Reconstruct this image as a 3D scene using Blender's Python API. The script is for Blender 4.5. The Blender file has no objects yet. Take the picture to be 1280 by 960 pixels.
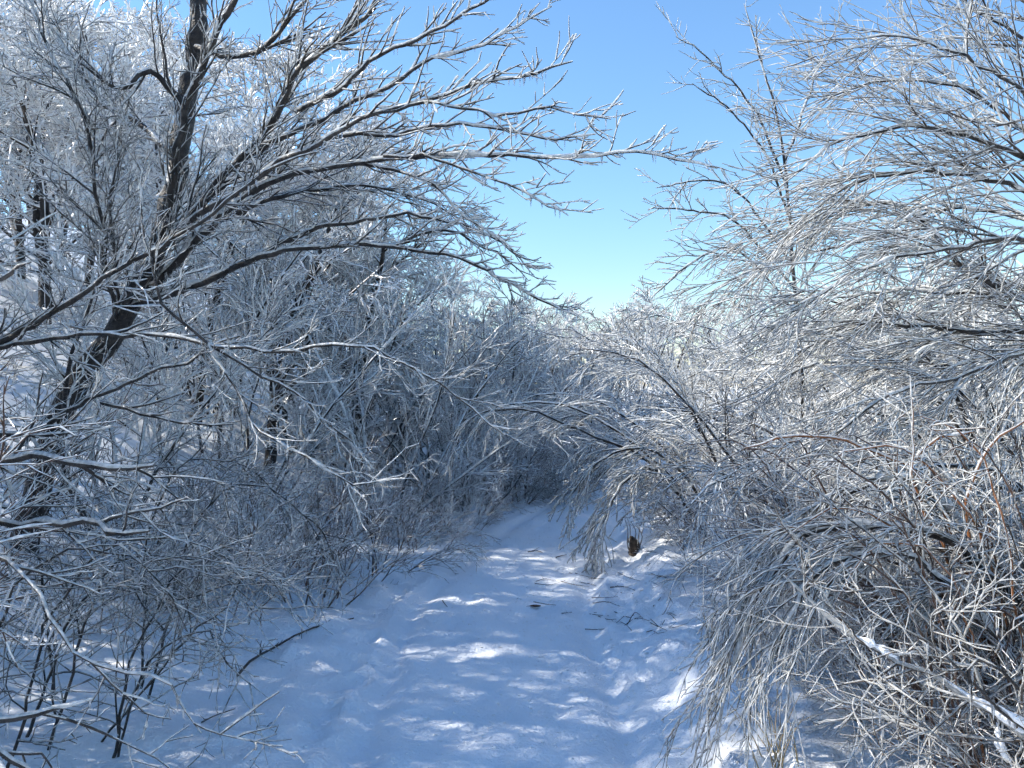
import bpy, math
import numpy as np
from mathutils import Vector

# ------------------------------------------------------------------ camera, sky, sun, exposure
scene = bpy.context.scene
col = scene.collection
F = 1044.0                      # focal length in photograph pixels (1280 wide)
CAM_Z = 1.65
cam_d = bpy.data.cameras.new('camera'); cam = bpy.data.objects.new('camera', cam_d); col.objects.link(cam)
cam.location = (0, 0, CAM_Z); cam.rotation_euler = (math.radians(90), 0, 0)
cam_d.sensor_width = 36.0; cam_d.lens = F / 1280 * 36.0; cam_d.clip_start = 0.05; cam_d.clip_end = 2000
scene.camera = cam

SUN_EL, SUN_AZ = math.radians(38), math.radians(-85)       # azimuth from +Y, negative = to the left
S = np.array([math.sin(SUN_AZ) * math.cos(SUN_EL), math.cos(SUN_AZ) * math.cos(SUN_EL), math.sin(SUN_EL)])
w = bpy.data.worlds.new('World'); scene.world = w; w.use_nodes = True
nt = w.node_tree
sky = nt.nodes.new('ShaderNodeTexSky'); sky.sky_type = 'NISHITA'; sky.sun_disc = False
sky.sun_elevation = SUN_EL; sky.sun_rotation = SUN_AZ
sky.air_density = 1.5; sky.dust_density = 0.0; sky.ozone_density = 9.0; sky.altitude = 0
bg = nt.nodes['Background']; bg.inputs[1].default_value = 0.13
nt.links.new(sky.outputs[0], bg.inputs[0])
sun_d = bpy.data.lights.new('sun', 'SUN'); sun = bpy.data.objects.new('sun', sun_d); col.objects.link(sun)
sun_d.energy = 5.0; sun_d.angle = math.radians(0.53); sun_d.color = (1.0, 0.94, 0.85)
sun.rotation_euler = Vector(S).to_track_quat('Z', 'Y').to_euler(); sun.location = (-20, 10, 20)
vs = scene.view_settings
vs.view_transform = 'Standard'; vs.look = 'None'; vs.gamma = 1; vs.exposure = 0.86; vs.use_curve_mapping = False
scene.cycles.max_bounces = 4; scene.cycles.diffuse_bounces = 2; scene.cycles.glossy_bounces = 1
scene.cycles.transmission_bounces = 3; scene.cycles.transparent_max_bounces = 8
scene.cycles.use_adaptive_sampling = True; scene.cycles.adaptive_threshold = 0.06; scene.cycles.adaptive_min_samples = 16; scene.cycles.time_limit = 900
scene.cycles.caustics_reflective = False; scene.cycles.caustics_refractive = False

# ------------------------------------------------------------------ materials
def mat(name, c1, c2, scale=8.0, rough=0.6, coat=0.0, bump=0.0, spec=0.5, trans=0.0, sss=0.0, detail=4, rand=0.0, bscale=None, thru=0.0):
    m = bpy.data.materials.new(name); m.use_nodes = True
    n = m.node_tree.nodes; l = m.node_tree.links; p = n['Principled BSDF']
    tc = n.new('ShaderNodeTexCoord'); ns = n.new('ShaderNodeTexNoise')
    ns.inputs['Scale'].default_value = scale; ns.inputs['Detail'].default_value = detail
    l.new(tc.outputs['Object'], ns.inputs['Vector'])
    r = n.new('ShaderNodeValToRGB'); e = r.color_ramp.elements
    e[0].position = 0.35; e[1].position = 0.65; e[0].color = (*c1, 1); e[1].color = (*c2, 1)
    l.new(ns.outputs[0], r.inputs[0]); out = r.outputs[0]
    if rand:
        oi = n.new('ShaderNodeObjectInfo'); h = n.new('ShaderNodeHueSaturation')
        mr = n.new('ShaderNodeMapRange'); mr.inputs[3].default_value = 1 - rand; mr.inputs[4].default_value = 1 + rand
        l.new(oi.outputs['Random'], mr.inputs[0]); l.new(mr.outputs[0], h.inputs['Value']); l.new(out, h.inputs['Color']); out = h.outputs[0]
    l.new(out, p.inputs['Base Color'])
    p.inputs['Roughness'].default_value = rough; p.inputs['Coat Weight'].default_value = coat
    p.inputs['Coat Roughness'].default_value = 0.08; p.inputs['Coat IOR'].default_value = 1.31
    p.inputs['Specular IOR Level'].default_value = spec; p.inputs['Transmission Weight'].default_value = trans
    p.inputs['IOR'].default_value = 1.31
    if sss:
        p.inputs['Subsurface Weight'].default_value = sss; p.inputs['Subsurface Radius'].default_value = (0.02, 0.03, 0.04)
        p.inputs['Subsurface Scale'].default_value = 1.0
    if bump:
        n2 = n.new('ShaderNodeTexNoise'); n2.inputs['Scale'].default_value = bscale or scale * 3; n2.inputs['Detail'].default_value = 6
        l.new(tc.outputs['Object'], n2.inputs['Vector'])
        b = n.new('ShaderNodeBump'); b.inputs['Strength'].default_value = bump; b.inputs['Distance'].default_value = 0.02
        l.new(n2.outputs[0], b.inputs['Height']); l.new(b.outputs[0], p.inputs['Normal'])
    if thru:                                       # clear glaze: part of the light passes straight through
        t = n.new('ShaderNodeBsdfTransparent'); x = n.new('ShaderNodeMixShader'); x.inputs[0].default_value = thru
        l.new(p.outputs[0], x.inputs[1]); l.new(t.outputs[0], x.inputs[2]); l.new(x.outputs[0], n['Material Output'].inputs[0])
    return m
M = dict(
    snow=mat('snow', (0.83, 0.86, 0.89), (0.91, 0.92, 0.93), 2.0, 0.5, bump=0.8, bscale=50, spec=0.45),
    bark=mat('dark_bark', (0.020, 0.018, 0.017), (0.060, 0.053, 0.048), 16, 0.45, bump=1.0, bscale=38, rand=0.2),
    twig=mat('twig_bark', (0.030, 0.023, 0.018), (0.080, 0.060, 0.047), 20, 0.35, rand=0.2),
    red=mat('reddish_bark', (0.055, 0.033, 0.025), (0.13, 0.08, 0.058), 20, 0.4, rand=0.2),
    orange=mat('orange_bark', (0.16, 0.06, 0.02), (0.28, 0.12, 0.05), 12, 0.45, coat=0.6),
    ice=mat('ice', (0.50, 0.51, 0.49), (0.88, 0.88, 0.85), 60, 0.10, spec=1.0, bump=0.35, bscale=90, thru=0.34),
    thin=mat('thin_clear_ice', (0.50, 0.51, 0.49), (0.85, 0.85, 0.82), 60, 0.08, spec=1.0, thru=0.6),
    glaze=mat('ice_glaze', (0.50, 0.51, 0.49), (0.85, 0.85, 0.83), 60, 0.12, spec=0.9),
    frost=mat('frosted_ice', (0.88, 0.88, 0.87), (0.96, 0.96, 0.95), 30, 0.25),
    clear=mat('clear_ice', (0.86, 0.90, 0.93), (0.95, 0.97, 0.98), 20, 0.12, trans=0.75),
    straw=mat('dry_straw', (0.26, 0.20, 0.11), (0.42, 0.34, 0.21), 10, 0.6),
    leaf=mat('dead_leaf', (0.10, 0.045, 0.02), (0.18, 0.08, 0.035), 10, 0.6),
)

# ------------------------------------------------------------------ helpers
UP = np.array([0, 0, 1.0])
def unit(v): return v / np.maximum(np.linalg.norm(v, axis=-1, keepdims=True), 1e-9)
def W(px, py, d): return np.array([(px - 640) / F * d, d, CAM_Z - (py - 480) / F * d])

def tubes(P, R, sides):
    N, K, _ = P.shape
    T = np.empty_like(P); T[:, 1:-1] = P[:, 2:] - P[:, :-2]; T[:, 0] = P[:, 1] - P[:, 0]; T[:, -1] = P[:, -1] - P[:, -2]
    T = unit(T); md = unit(P[:, -1] - P[:, 0])
    ref = np.zeros((N, 3)); ref[np.arange(N), np.argmin(np.abs(md), axis=1)] = 1
    A = unit(np.cross(T, ref[:, None, :])); B = np.cross(T, A)
    a = np.arange(sides) * 2 * math.pi / sides
    V = P[:, :, None, :] + R[:, :, None, None] * (A[:, :, None, :] * np.cos(a)[None, None, :, None] + B[:, :, None, :] * np.sin(a)[None, None, :, None])
    n, k, s = np.meshgrid(np.arange(N), np.arange(K - 1), np.arange(sides), indexing='ij')
    s2 = (s + 1) % sides; f = lambda kk, ss: (n * K + kk) * sides + ss
    Q = np.stack([f(k, s), f(k, s2), f(k + 1, s2), f(k + 1, s)], -1).reshape(-1, 4)
    return V.reshape(-1, 3), Q

def mesh_np(name, V, Q, m, smooth=True):
    me = bpy.data.meshes.new(name); V = np.asarray(V, np.float32); Q = np.asarray(Q, np.int32)
    me.vertices.add(len(V)); me.vertices.foreach_set('co', V.ravel())
    me.loops.add(Q.size); me.loops.foreach_set('vertex_index', Q.ravel())
    me.polygons.add(len(Q)); me.polygons.foreach_set('loop_start', np.arange(0, Q.size, Q.shape[1], dtype=np.int32))
    me.polygons.foreach_set('loop_total', np.full(len(Q), Q.shape[1], np.int32))
    me.update(calc_edges=True)
    if smooth: me.polygons.foreach_set('use_smooth', np.ones(len(Q), bool))
    me.materials.append(M[m]); return me

class Geo:
    def __init__(s): s.V = []; s.Q = []; s.n = 0
    def add(s, V, Q): s.V.append(V); s.Q.append(Q + s.n); s.n += len(V); return s
    def tube(s, P, R, sides):
        if len(P): s.add(*tubes(P, R, sides))
        return s
    def build(s, name, m, parent, off=(0, 0, 0)):
        if not s.n: return None
        o = bpy.data.objects.new(name, mesh_np(name, np.concatenate(s.V) - np.array(off), np.concatenate(s.Q), m))
        col.objects.link(o); o.parent = parent
        if name in ('twigs', 'ice_coating', 'icicles'): o['kind'] = 'stuff'      # far too small and many to pick apart
        return o

def props(o, label=None, cat=None, group=None, kind=None):
    if label: o['label'] = label
    if cat: o['category'] = cat
    if group: o['group'] = group
    if kind: o['kind'] = kind
    return o
def thing(name, label, cat, loc=(0, 0, 0), group=None):
    o = bpy.data.objects.new(name, None); col.objects.link(o); o.location = loc; o.empty_display_size = 0.2
    return props(o, label, cat, group)

def children(P, R, n, t0, t1, ang, length, K, wig, trop, rs, rng, rmin=0.0012, fall=0.5, rmax=1.0, up=0.0):
    """n shoots on each polyline of P: vectorised"""
    N, K0, _ = P.shape
    if N == 0: return np.zeros((0, K, 3)), np.zeros((0, K))
    idx = np.repeat(np.arange(N), n)
    t = t0 + (t1 - t0) * ((np.tile(np.arange(n), N) + rng.random(N * n)) / n)
    f = np.clip(t * (K0 - 1), 0, K0 - 1.001); i = f.astype(int); u = (f - i)[:, None]
    pos = P[idx, i] * (1 - u) + P[idx, i + 1] * u; tan = unit(P[idx, i + 1] - P[idx, i])
    r = R[idx, i] * (1 - u[:, 0]) + R[idx, i + 1] * u[:, 0]
    perp = rng.normal(size=tan.shape); perp[:, 2] += up; perp = unit(perp - (perp * tan).sum(1, keepdims=True) * tan)
    a = np.radians(rng.uniform(*ang, len(idx)))[:, None]
    d = tan * np.cos(a) + perp * np.sin(a)
    L = rng.uniform(*length, len(idx)) * (1 - fall * t); ds = (L / (K - 1))[:, None]
    out = np.empty((len(idx), K, 3)); out[:, 0] = pos
    trop = np.asarray(trop, float)
    for k in range(1, K):
        d = unit(d + wig * rng.normal(size=d.shape) + trop * (0.4 + 0.8 * k / K))
        out[:, k] = out[:, k - 1] + d * ds
    r0 = np.clip(r * rs, rmin, rmax) * rng.uniform(0.6, 1.25, len(idx))
    rad = r0[:, None] * np.linspace(1, 0.36, K)[None]
    return out, np.maximum(rad, rmin * 0.45)

LIT_SIDE = unit(np.array([-0.5, 0.15, 1.0]))  # up and toward the sun: pale ice whitens the lit side
def ice_of(P, R, th, rng, off=(0.5, 1.5), rnd=0.5):
    """ice lies on the upper, sunward side of a branch, so that side looks lit"""
    N, K, _ = P.shape
    s = rng.uniform(0.5, 1.4, (N, 1)) * rng.uniform(1 - rnd, 1 + rnd, (N, K)) * np.where(rng.random((N, K)) < 0.12, 2.3, 1.0)
    Ri = R * 0.72 + 0.8 * th * s
    k = rng.uniform(*off, (N, 1))
    C = P + LIT_SIDE * ((k * (0.42 * R + 0.75 * th))[:, :, None]) + 0.12 * th * rng.normal(size=P.shape)
    Ri = Ri.copy(); Ri[:, -1] *= 0.75
    return C, Ri

def spline(pts, K):
    pts = np.asarray(pts, float); n = len(pts)
    p = np.vstack([2 * pts[0] - pts[1], pts, 2 * pts[-1] - pts[-2]])
    seg = np.linalg.norm(np.diff(pts, axis=0), axis=1); c = np.concatenate([[0], np.cumsum(seg)])
    out = []
    for s in np.linspace(0, c[-1], K):
        i = min(np.searchsorted(c, s, 'right') - 1, n - 2); u = (s - c[i]) / max(seg[i], 1e-9)
        a, b, cc, d = p[i], p[i + 1], p[i + 2], p[i + 3]
        out.append(0.5 * (2 * b + (cc - a) * u + (2 * a - 5 * b + 4 * cc - d) * u * u + (3 * b - a - 3 * cc + d) * u ** 3))
    return np.array(out)

def copy_tree(o, parent=None):
    c = o.copy(); col.objects.link(c); c.parent = parent
    for ch in o.children: copy_tree(ch, c)
    return c

# smooth value noise
def vnoise(x, y, seed):
    g = np.random.default_rng(seed).random((256, 256)) * 2 - 1
    xi = np.floor(x).astype(int); yi = np.floor(y).astype(int); fx = x - xi; fy = y - yi
    fx = fx * fx * (3 - 2 * fx); fy = fy * fy * (3 - 2 * fy)
    q = lambda a, b: g[a % 256, b % 256]
    return (q(xi, yi) * (1 - fx) + q(xi + 1, yi) * fx) * (1 - fy) + (q(xi, yi + 1) * (1 - fx) + q(xi + 1, yi + 1) * fx) * fy
def fbm(x, y, s, seed, o=4):
    v = 0; a = 1.0
    for k in range(o): v = v + a * vnoise(x * s + 17.3 * k, y * s + 5.1 * k, seed + k); a *= 0.5; s *= 2.03
    return v

# ------------------------------------------------------------------ the ground and the path
PY = np.array([-20, 0, 4, 6, 8, 10, 12, 14, 17, 22, 40.]); PX = np.array([-0.1, -0.1, -0.08, -0.1, 0.28, 0.72, 1.4, 2.4, 4.6, 9.0, 26.])
def cx(y): return np.interp(y, PY, PX)
def ss(a, b, x): u = np.clip((x - a) / (b - a), 0, 1); return u * u * (3 - 2 * u)
def base_h(x, y):
    x = np.asarray(x, float); y = np.asarray(y, float)
    u = x - cx(y)
    s = np.maximum(0, -np.maximum(x, u) - 0.85); s = np.minimum(s, 13)
    left = 0.11 * s + 0.40 * np.where(s > 1.2, (s - 1.2) - 0.4 * (1 - np.exp(-(s - 1.2) / 0.4)), 0)
    left = left + 0.04 * np.clip(y - 13, 0, 22) * ss(0.6, 4, -u)
    r = np.maximum(0, u - 0.8); right = 0.10 * ss(0, 0.5, r) + 0.07 * np.minimum(r, 8)
    return left + right
def height(x, y):
    u = x - cx(y); h = base_h(x, y)
    onp = ss(0.95, 0.7, np.abs(u)); off = 1 - onp
    near = ss(16, 9, y)
    h = h + off * (0.05 * fbm(x, y, 0.9, 3, 3) + 0.014 * fbm(x, y, 3.2, 9, 3)) + 0.10 * ss(3, 8, np.abs(u)) * fbm(x, y, 0.35, 5, 3)
    h = h + near * onp * (0.006 * fbm(x, y, 1.6, 21, 2) + 0.006 * fbm(x, y, 9.0, 31, 3))
    # churned berm along the right edge
    berm = np.exp(-((u - 1.12 - 0.12 * vnoise(y * 0.9, y * 0, 40)) / 0.28) ** 2) * near
    h = h + berm * (0.03 + 0.055 * np.abs(fbm(x, y, 6.5, 44, 4)))
    lb = np.exp(-((u + 1.05) / 0.22) ** 2) * near
    h = h + lb * (0.025 + 0.03 * np.abs(fbm(x, y, 5.0, 54, 3)))
    # wheel ruts
    wv = 0.03 * vnoise(y * 0.7, y * 0 + 3.3, 60)
    for c0, d in ((-0.64, 0.038), (0.60, 0.045), (-0.30, 0.008), (0.28, 0.010)):
        h = h - near * d * np.exp(-((u - c0 - wv) / 0.07) ** 2) + near * d * 0.55 * np.exp(-((u - c0 - wv - 0.14 * np.sign(c0)) / 0.06) ** 2)
    # boot prints
    rng = np.random.default_rng(77)
    for k in range(150):
        if k < 70: fy = rng.uniform(3, 10); fx = cx(fy) + rng.uniform(-0.6, 0.6); dp = 0.008
        elif k < 115: fy = rng.uniform(3, 9); fx = cx(fy) + rng.uniform(0.75, 1.7); dp = 0.035
        else: fy = rng.uniform(3, 8); fx = cx(fy) - rng.uniform(0.75, 1.5); dp = 0.022
        a = rng.normal(0, 0.35); ca, sa = math.cos(a), math.sin(a)
        m = (np.abs(x - fx) < 0.5) & (np.abs(y - fy) < 0.5)
        dx = x[m] - fx; dy = y[m] - fy; e = ((dx * ca + dy * sa) / 0.075) ** 2 + ((-dx * sa + dy * ca) / 0.15) ** 2
        h[m] += -dp * np.exp(-e ** 4) + 0.35 * dp * np.exp(-((np.sqrt(e) - 1.5) / 0.3) ** 2)
    return h

def axis(lo, d0, d1, hi, step, g):
    mid = list(np.arange(d0, d1, step)); a = [d0]; s = step
    while a[-1] > lo: s = min(s * g, 12); a.append(a[-1] - s)
    b = [mid[-1]]; s = step
    while b[-1] < hi: s = min(s * g, 12); b.append(b[-1] + s)
    return np.array(a[:0:-1] + mid + b[1:])
gx = axis(-160, -2.6, 2.8, 160, 0.032, 1.07); gy = axis(-40, 2.9, 9.5, 260, 0.034, 1.06)
X, Y = np.meshgrid(gx, gy, indexing='ij'); Z = height(X, Y)
V = np.stack([X, Y, Z], -1).reshape(-1, 3); nx, ny = X.shape
i, j = np.meshgrid(np.arange(nx - 1), np.arange(ny - 1), indexing='ij')
Q = np.stack([i * ny + j, (i + 1) * ny + j, (i + 1) * ny + j + 1, i * ny + j + 1], -1).reshape(-1, 4)
ctr = V[Q].mean(1); onpath = (np.abs(ctr[:, 0] - cx(ctr[:, 1])) < 0.74) & (ctr[:, 1] < 22) & (ctr[:, 1] > -15)
for nm, sel, lb in (('snowy_ground', ~onpath, 'deep snow on the banks either side of the trail'), ('snowy_path', onpath, 'packed snow trail with wheel ruts curving away between the shrubs')):
    q = Q[sel]; used, inv = np.unique(q, return_inverse=True)
    o = bpy.data.objects.new(nm, mesh_np(nm, V[used], inv.reshape(-1, 4), 'snow')); col.objects.link(o); props(o, lb, kind='structure')
def gz(x, y): return float(height(np.array([float(x)]), np.array([float(y)]))[0])

# ------------------------------------------------------------------ hero trees and shrubs, limb by limb
def twigset(P, R, rng, spec, ith):
    """grow the shoots of the limbs in P; returns bark Geo, ice Geo"""
    b, c = Geo(), Geo(); cur = [(P, R)]; sides = (5, 4, 3, 3)
    for lv, sp in enumerate(spec):
        nxt = []
        for (p, r) in cur:
            q, qr = children(p, r, rng=rng, **sp)
            nxt.append((q, qr)); b.tube(q, qr, sides[lv])
            ci, ri = ice_of(q, qr, ith, rng); c.tube(ci, ri, sides[lv])
        cur = nxt
    return b, c

def icicles(P, n, ln, rng, r=0.004, lean=0.0):
    """small hanging icicles along the polylines"""
    N, K, _ = P.shape; idx = rng.integers(0, N, n); f = rng.uniform(0, K - 1.01, n); i = f.astype(int); u = (f - i)[:, None]
    p0 = P[idx, i] * (1 - u) + P[idx, i + 1] * u; L = rng.uniform(*ln, n)
    t = np.linspace(0, 1, 4)[None, :, None]
    out = p0[:, None, :] + t * (np.array([lean, 0, -1.0]) * L[:, None])[:, None, :]
    return out, r * rng.uniform(0.7, 1.4, (n, 1)) * np.array([1.2, 0.9, 0.55, 0.12])[None]

def hero(name, label, cat, limbs, spec, seed, barkmat='bark', ith=0.0022, group=None, base=None, icy=(0.02, 0.06), icn=14, limbice=0.004, twigmat=None, icemat='ice'):
    """limbs: list of (part_name, [(px, py, depth)...] , r0, r1, shoots multiplier)"""
    rng = np.random.default_rng(seed)
    first = W(*limbs[0][1][0]); base = first if base is None else np.asarray(base, float)
    root = thing(name, label, cat, tuple(base), group)
    for (pn, pts, r0, r1, mul) in limbs:
        lspec = spec
        if isinstance(mul, tuple): mul, lspec = mul
        w_ = np.array([W(*p) for p in pts])
        g0 = gz(w_[0, 0], w_[0, 1])
        if pn in ('trunk', 'stem') and w_[0, 2] > g0 - 0.05 and w_[0, 2] < g0 + 1.2:      # rooted in the snow
            dr = unit(w_[0] - w_[1]); hh = w_[0, 2] - g0 + 0.12; kx = min(hh / max(-dr[2], 0.3), 0.6); w_ = np.vstack([w_[0] + np.array([dr[0] * kx, dr[1] * kx, -hh]), w_])
        ln = np.linalg.norm(np.diff(w_, axis=0), axis=1).sum()
        K = int(np.clip(ln / 0.07, 8, 40)); P = spline(w_, K)[None]
        kk = np.linspace(0, 1, K)[:, None]; env = np.sin(np.pi * kk)
        for fq in (2, 4, 7): P[0] += env * (0.028 / fq ** 0.7) * min(ln, 1.6) * 0.5 * np.sin(2 * np.pi * (fq * kk + rng.random((1, 3)))) * rng.uniform(0.4, 1, (1, 3))
        P[0, 1:-1] += rng.normal(0, 0.004 + 0.10 * r1, (K - 2, 3))
        R = (np.linspace(r0 ** 0.7, r1 ** 0.7, K) ** (1 / 0.7))[None] * rng.uniform(0.92, 1.1, (1, K)); R[0, -1] *= 0.4; R[0, -2] *= 0.75
        br = Geo().tube(P, R, 10 if r0 > 0.02 else 6).build(pn, barkmat, root, base)
        ci, ri = ice_of(P, R, limbice if r0 > 0.01 else ith, rng, off=(0.7, 1.0))
        g = Geo().tube(ci, ri, 8 if r0 > 0.02 else 5)
        if mul:
            sp = [dict(s) for s in (SPARSE_SPEC if mul < 0 else lspec)]; sp[0]['n'] = max(1, int(round(sp[0]['n'] * abs(mul) * ln)))
            b, c = twigset(P, R, rng, sp, ith)
            b.build('twigs', twigmat or barkmat, br, base)
            for v, q in zip(c.V, c.Q): g.add(v, q - q.min())
        g.build('ice_coating', icemat, br, base)
        if icn:
            ip, ir = icicles(P, max(2, int(icn * ln)), icy, rng)
            Geo().tube(ip, ir, 4).build('icicles', 'clear', br, base)
    return root

TREE_SPEC = [
    dict(n=15, t0=0.08, t1=0.99, ang=(14, 44), length=(0.25, 0.9), K=9, wig=0.09, trop=(0.05, 0, 0.03), rs=0.55, rmax=0.008, rmin=0.0034, fall=0.6),
    dict(n=5, t0=0.12, t1=0.98, ang=(18, 48), length=(0.12, 0.40), K=6, wig=0.10, trop=(0.04, 0, 0.03), rs=0.7, rmax=0.0042, rmin=0.0025),
    dict(n=2, t0=0.2, t1=0.95, ang=(25, 55), length=(0.04, 0.14), K=3, wig=0.12, trop=(0.02, 0, 0.05), rs=0.8, rmin=0.0022),
]
SPARSE_SPEC = [      # clean outer boughs with short upright shoots
    dict(n=15, t0=0.05, t1=0.99, ang=(18, 58), length=(0.10, 0.42), K=7, wig=0.10, trop=(0.05, 0, 0.05), rs=0.6, rmax=0.006, rmin=0.0032, fall=0.5, up=0.5),
    dict(n=3, t0=0.15, t1=0.98, ang=(25, 55), length=(0.05, 0.18), K=4, wig=0.10, trop=(0.04, 0, 0.06), rs=0.75, rmin=0.0026),
]
d = 5.6
left_tree = [
    ('trunk', [(22, 735, d), (45, 620, d), (70, 535, d), (105, 470, d), (145, 415, d), (180, 345, d), (214, 250, d), (232, 150, d), (246, 40, d), (252, -70, d)], 0.0851, 0.0560, 0.2),
    ('branch', [(183, 340, 5.5), (206, 285, 5.3), (234, 137, 5.1), (268, 45, 5.0), (310, -20, 5.0)], 0.0259, 0.0176, 0.7),
    ('branch', [(160, 375, 5.5), (200, 320, 5.3), (285, 213, 5.0), (344, 148, 4.9), (371, 93, 4.8), (409, 58, 4.7), (470, 10, 4.6)], 0.0311, 0.0128, 1.0),
    ('branch', [(150, 405, 5.6), (172, 345, 5.3), (240, 275, 4.9), (282, 247, 4.7), (344, 206, 4.5), (412, 172, 4.3), (480, 140, 4.2), (533, 127, 4.1), (605, 103, 4.0), (660, 95, 3.9), (716, 77, 3.9)], 0.0266, 0.0048, -1.0),
    ('branch', [(165, 372, 5.6), (205, 345, 5.4), (320, 237, 4.9), (420, 206, 4.6), (513, 196, 4.4), (592, 196, 4.3), (712, 198, 4.2), (798, 189, 4.1), (860, 203, 4.1), (897, 211, 4.1)], 0.0281, 0.0040, -1.0),
    ('branch', [(480, 140, 4.2), (533, 127, 4.1), (585, 137, 4.0), (640, 141, 3.9), (681, 134, 3.9), (722, 144, 3.8), (764, 149, 3.8)], 0.0089, 0.0040, -1.0),
    ('branch', [(371, 140, 4.8), (420, 113, 4.6), (458, 82, 4.5), (492, 62, 4.4), (557, 31, 4.3), (620, -6, 4.2)], 0.0148, 0.0056, -1.0),
    ('branch', [(440, 204, 4.6), (485, 210, 4.6), (533, 227, 4.6), (564, 254, 4.6), (605, 285, 4.6), (640, 311, 4.6)], 0.0104, 0.0040, -1.0),
    ('branch', [(480, 195, 4.4), (523, 196, 4.3), (592, 213, 4.2), (660, 244, 4.1), (702, 263, 4.1)], 0.0089, 0.0040, -1.0),
    ('branch', [(158, 384, 5.6), (190, 376, 5.4), (232, 362, 5.2), (337, 317, 5.0), (420, 306, 4.9), (489, 309, 4.9), (571, 323, 4.8), (630, 352, 4.8), (675, 374, 4.8), (722, 395, 4.8)], 0.0266, 0.0048, -1.0),
    ('branch', [(489, 309, 4.9), (545, 288, 4.9), (600, 305, 4.9), (636, 325, 4.9), (660, 350, 4.9)], 0.0096, 0.0040, -1.0),
    ('branch', [(234, 137, 5.4), (190, 90, 5.3), (150, 110, 5.2), (100, 78, 5.1)], 0.0222, 0.0096, 0.8),
    ('branch', [(214, 190, 5.4), (170, 150, 5.6), (130, 130, 5.8), (60, 30, 5.9)], 0.0222, 0.0064, 0.8),
    ('branch', [(246, 60, 5.5), (300, 72, 5.3), (340, 50, 5.2), (395, -15, 5.1)], 0.0222, 0.0096, 0.8),
    ('branch', [(148, 408, 5.6), (132, 330, 5.2), (115, 190, 4.9), (90, 110, 4.6), (60, 60, 4.6), (35, -10, 4.6)], 0.0148, 0.0072, 0.8),
    ('branch', [(150, 404, 5.6), (140, 300, 5.2), (140, 240, 4.8), (150, 150, 4.8)], 0.0118, 0.0056, 0.8),
    ('branch', [(330, 215, 4.8), (412, 172, 4.6), (500, 165, 4.5), (590, 158, 4.4), (680, 172, 4.3), (745, 168, 4.3)], 0.016, 0.004, -1.0),
    ('branch', [(300, 200, 5.0), (380, 160, 4.9), (460, 120, 4.8), (540, 75, 4.7), (620, 48, 4.6), (690, 8, 4.6)], 0.018, 0.004, -1.0),
    ('branch', [(300, 330, 5.1), (380, 290, 5.1), (460, 275, 5.2), (540, 270, 5.2), (620, 300, 5.2), (668, 345, 5.2)], 0.018, 0.004, -1.0),
    ('branch', [(250, 290, 5.4), (330, 250, 5.5), (430, 235, 5.6), (520, 245, 5.6), (590, 285, 5.6)], 0.02, 0.004, 0.9),
]
ltb = W(22, 735, d)
hero('leaning_tree', 'tall leaning tree on the left bank whose long icy bough reaches across the blue sky', 'tree', left_tree, TREE_SPEC, 11, base=ltb)

NEAR_SPEC = [dict(TREE_SPEC[0], n=8, length=(0.15, 0.5), rmax=0.006, rmin=0.0028), dict(TREE_SPEC[1], n=3, length=(0.08, 0.24), rmin=0.002), dict(TREE_SPEC[2], rmin=0.0017)]
near_left = [
    ('branch', [(-90, 470, 4.0), (0, 427, 3.8), (69, 389, 3.7), (137, 345, 3.6), (192, 314, 3.6), (270, 262, 3.5), (330, 215, 3.4), (395, 190, 3.4)], 0.0182, 0.0048, 0.8),
    ('branch', [(-90, 452, 4.0), (0, 432, 3.8), (113, 420, 3.6), (200, 425, 3.5), (261, 430, 3.4), (350, 433, 3.3), (440, 432, 3.2), (500, 450, 3.2), (560, 485, 3.2), (632, 545, 3.2)], 0.0154, 0.0036, 0.8),
    ('branch', [(261, 430, 3.4), (299, 492, 3.3), (326, 540, 3.2), (380, 570, 3.1), (432, 597, 3.1), (470, 630, 3.1)], 0.0077, 0.0030, 0.8),
    ('branch', [(261, 430, 3.4), (344, 479, 3.4), (399, 513, 3.4), (440, 554, 3.4), (470, 590, 3.4)], 0.0070, 0.0030, 0.8),
    ('branch', [(20, 560, 4.0), (80, 515, 3.8), (137, 487, 3.7), (223, 458, 3.5), (261, 434, 3.4), (300, 420, 3.4)], 0.0126, 0.0048, 0.7),
    ('branch', [(261, 430, 3.4), (206, 382, 3.4), (193, 340, 3.4), (180, 295, 3.4), (176, 250, 3.4)], 0.0084, 0.0036, 0.7),
    ('branch', [(-60, 385, 2.3), (0, 348, 2.25), (20, 337, 2.25), (39, 328, 2.25)], 0.0091, 0.0054, 0.0),
    ('branch', [(127, 503, 3.7), (206, 523, 3.5), (250, 530, 3.4), (292, 530, 3.4)], 0.0098, 0.0060, 0.6),
]
hero('reaching_branches', 'dark icy shrub branches reaching in from the left edge at middle height', 'shrub', near_left, NEAR_SPEC, 12, base=(-4.2, 4.2, gz(-4.2, 4.2)), ith=0.0015, limbice=0.0028)

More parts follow.
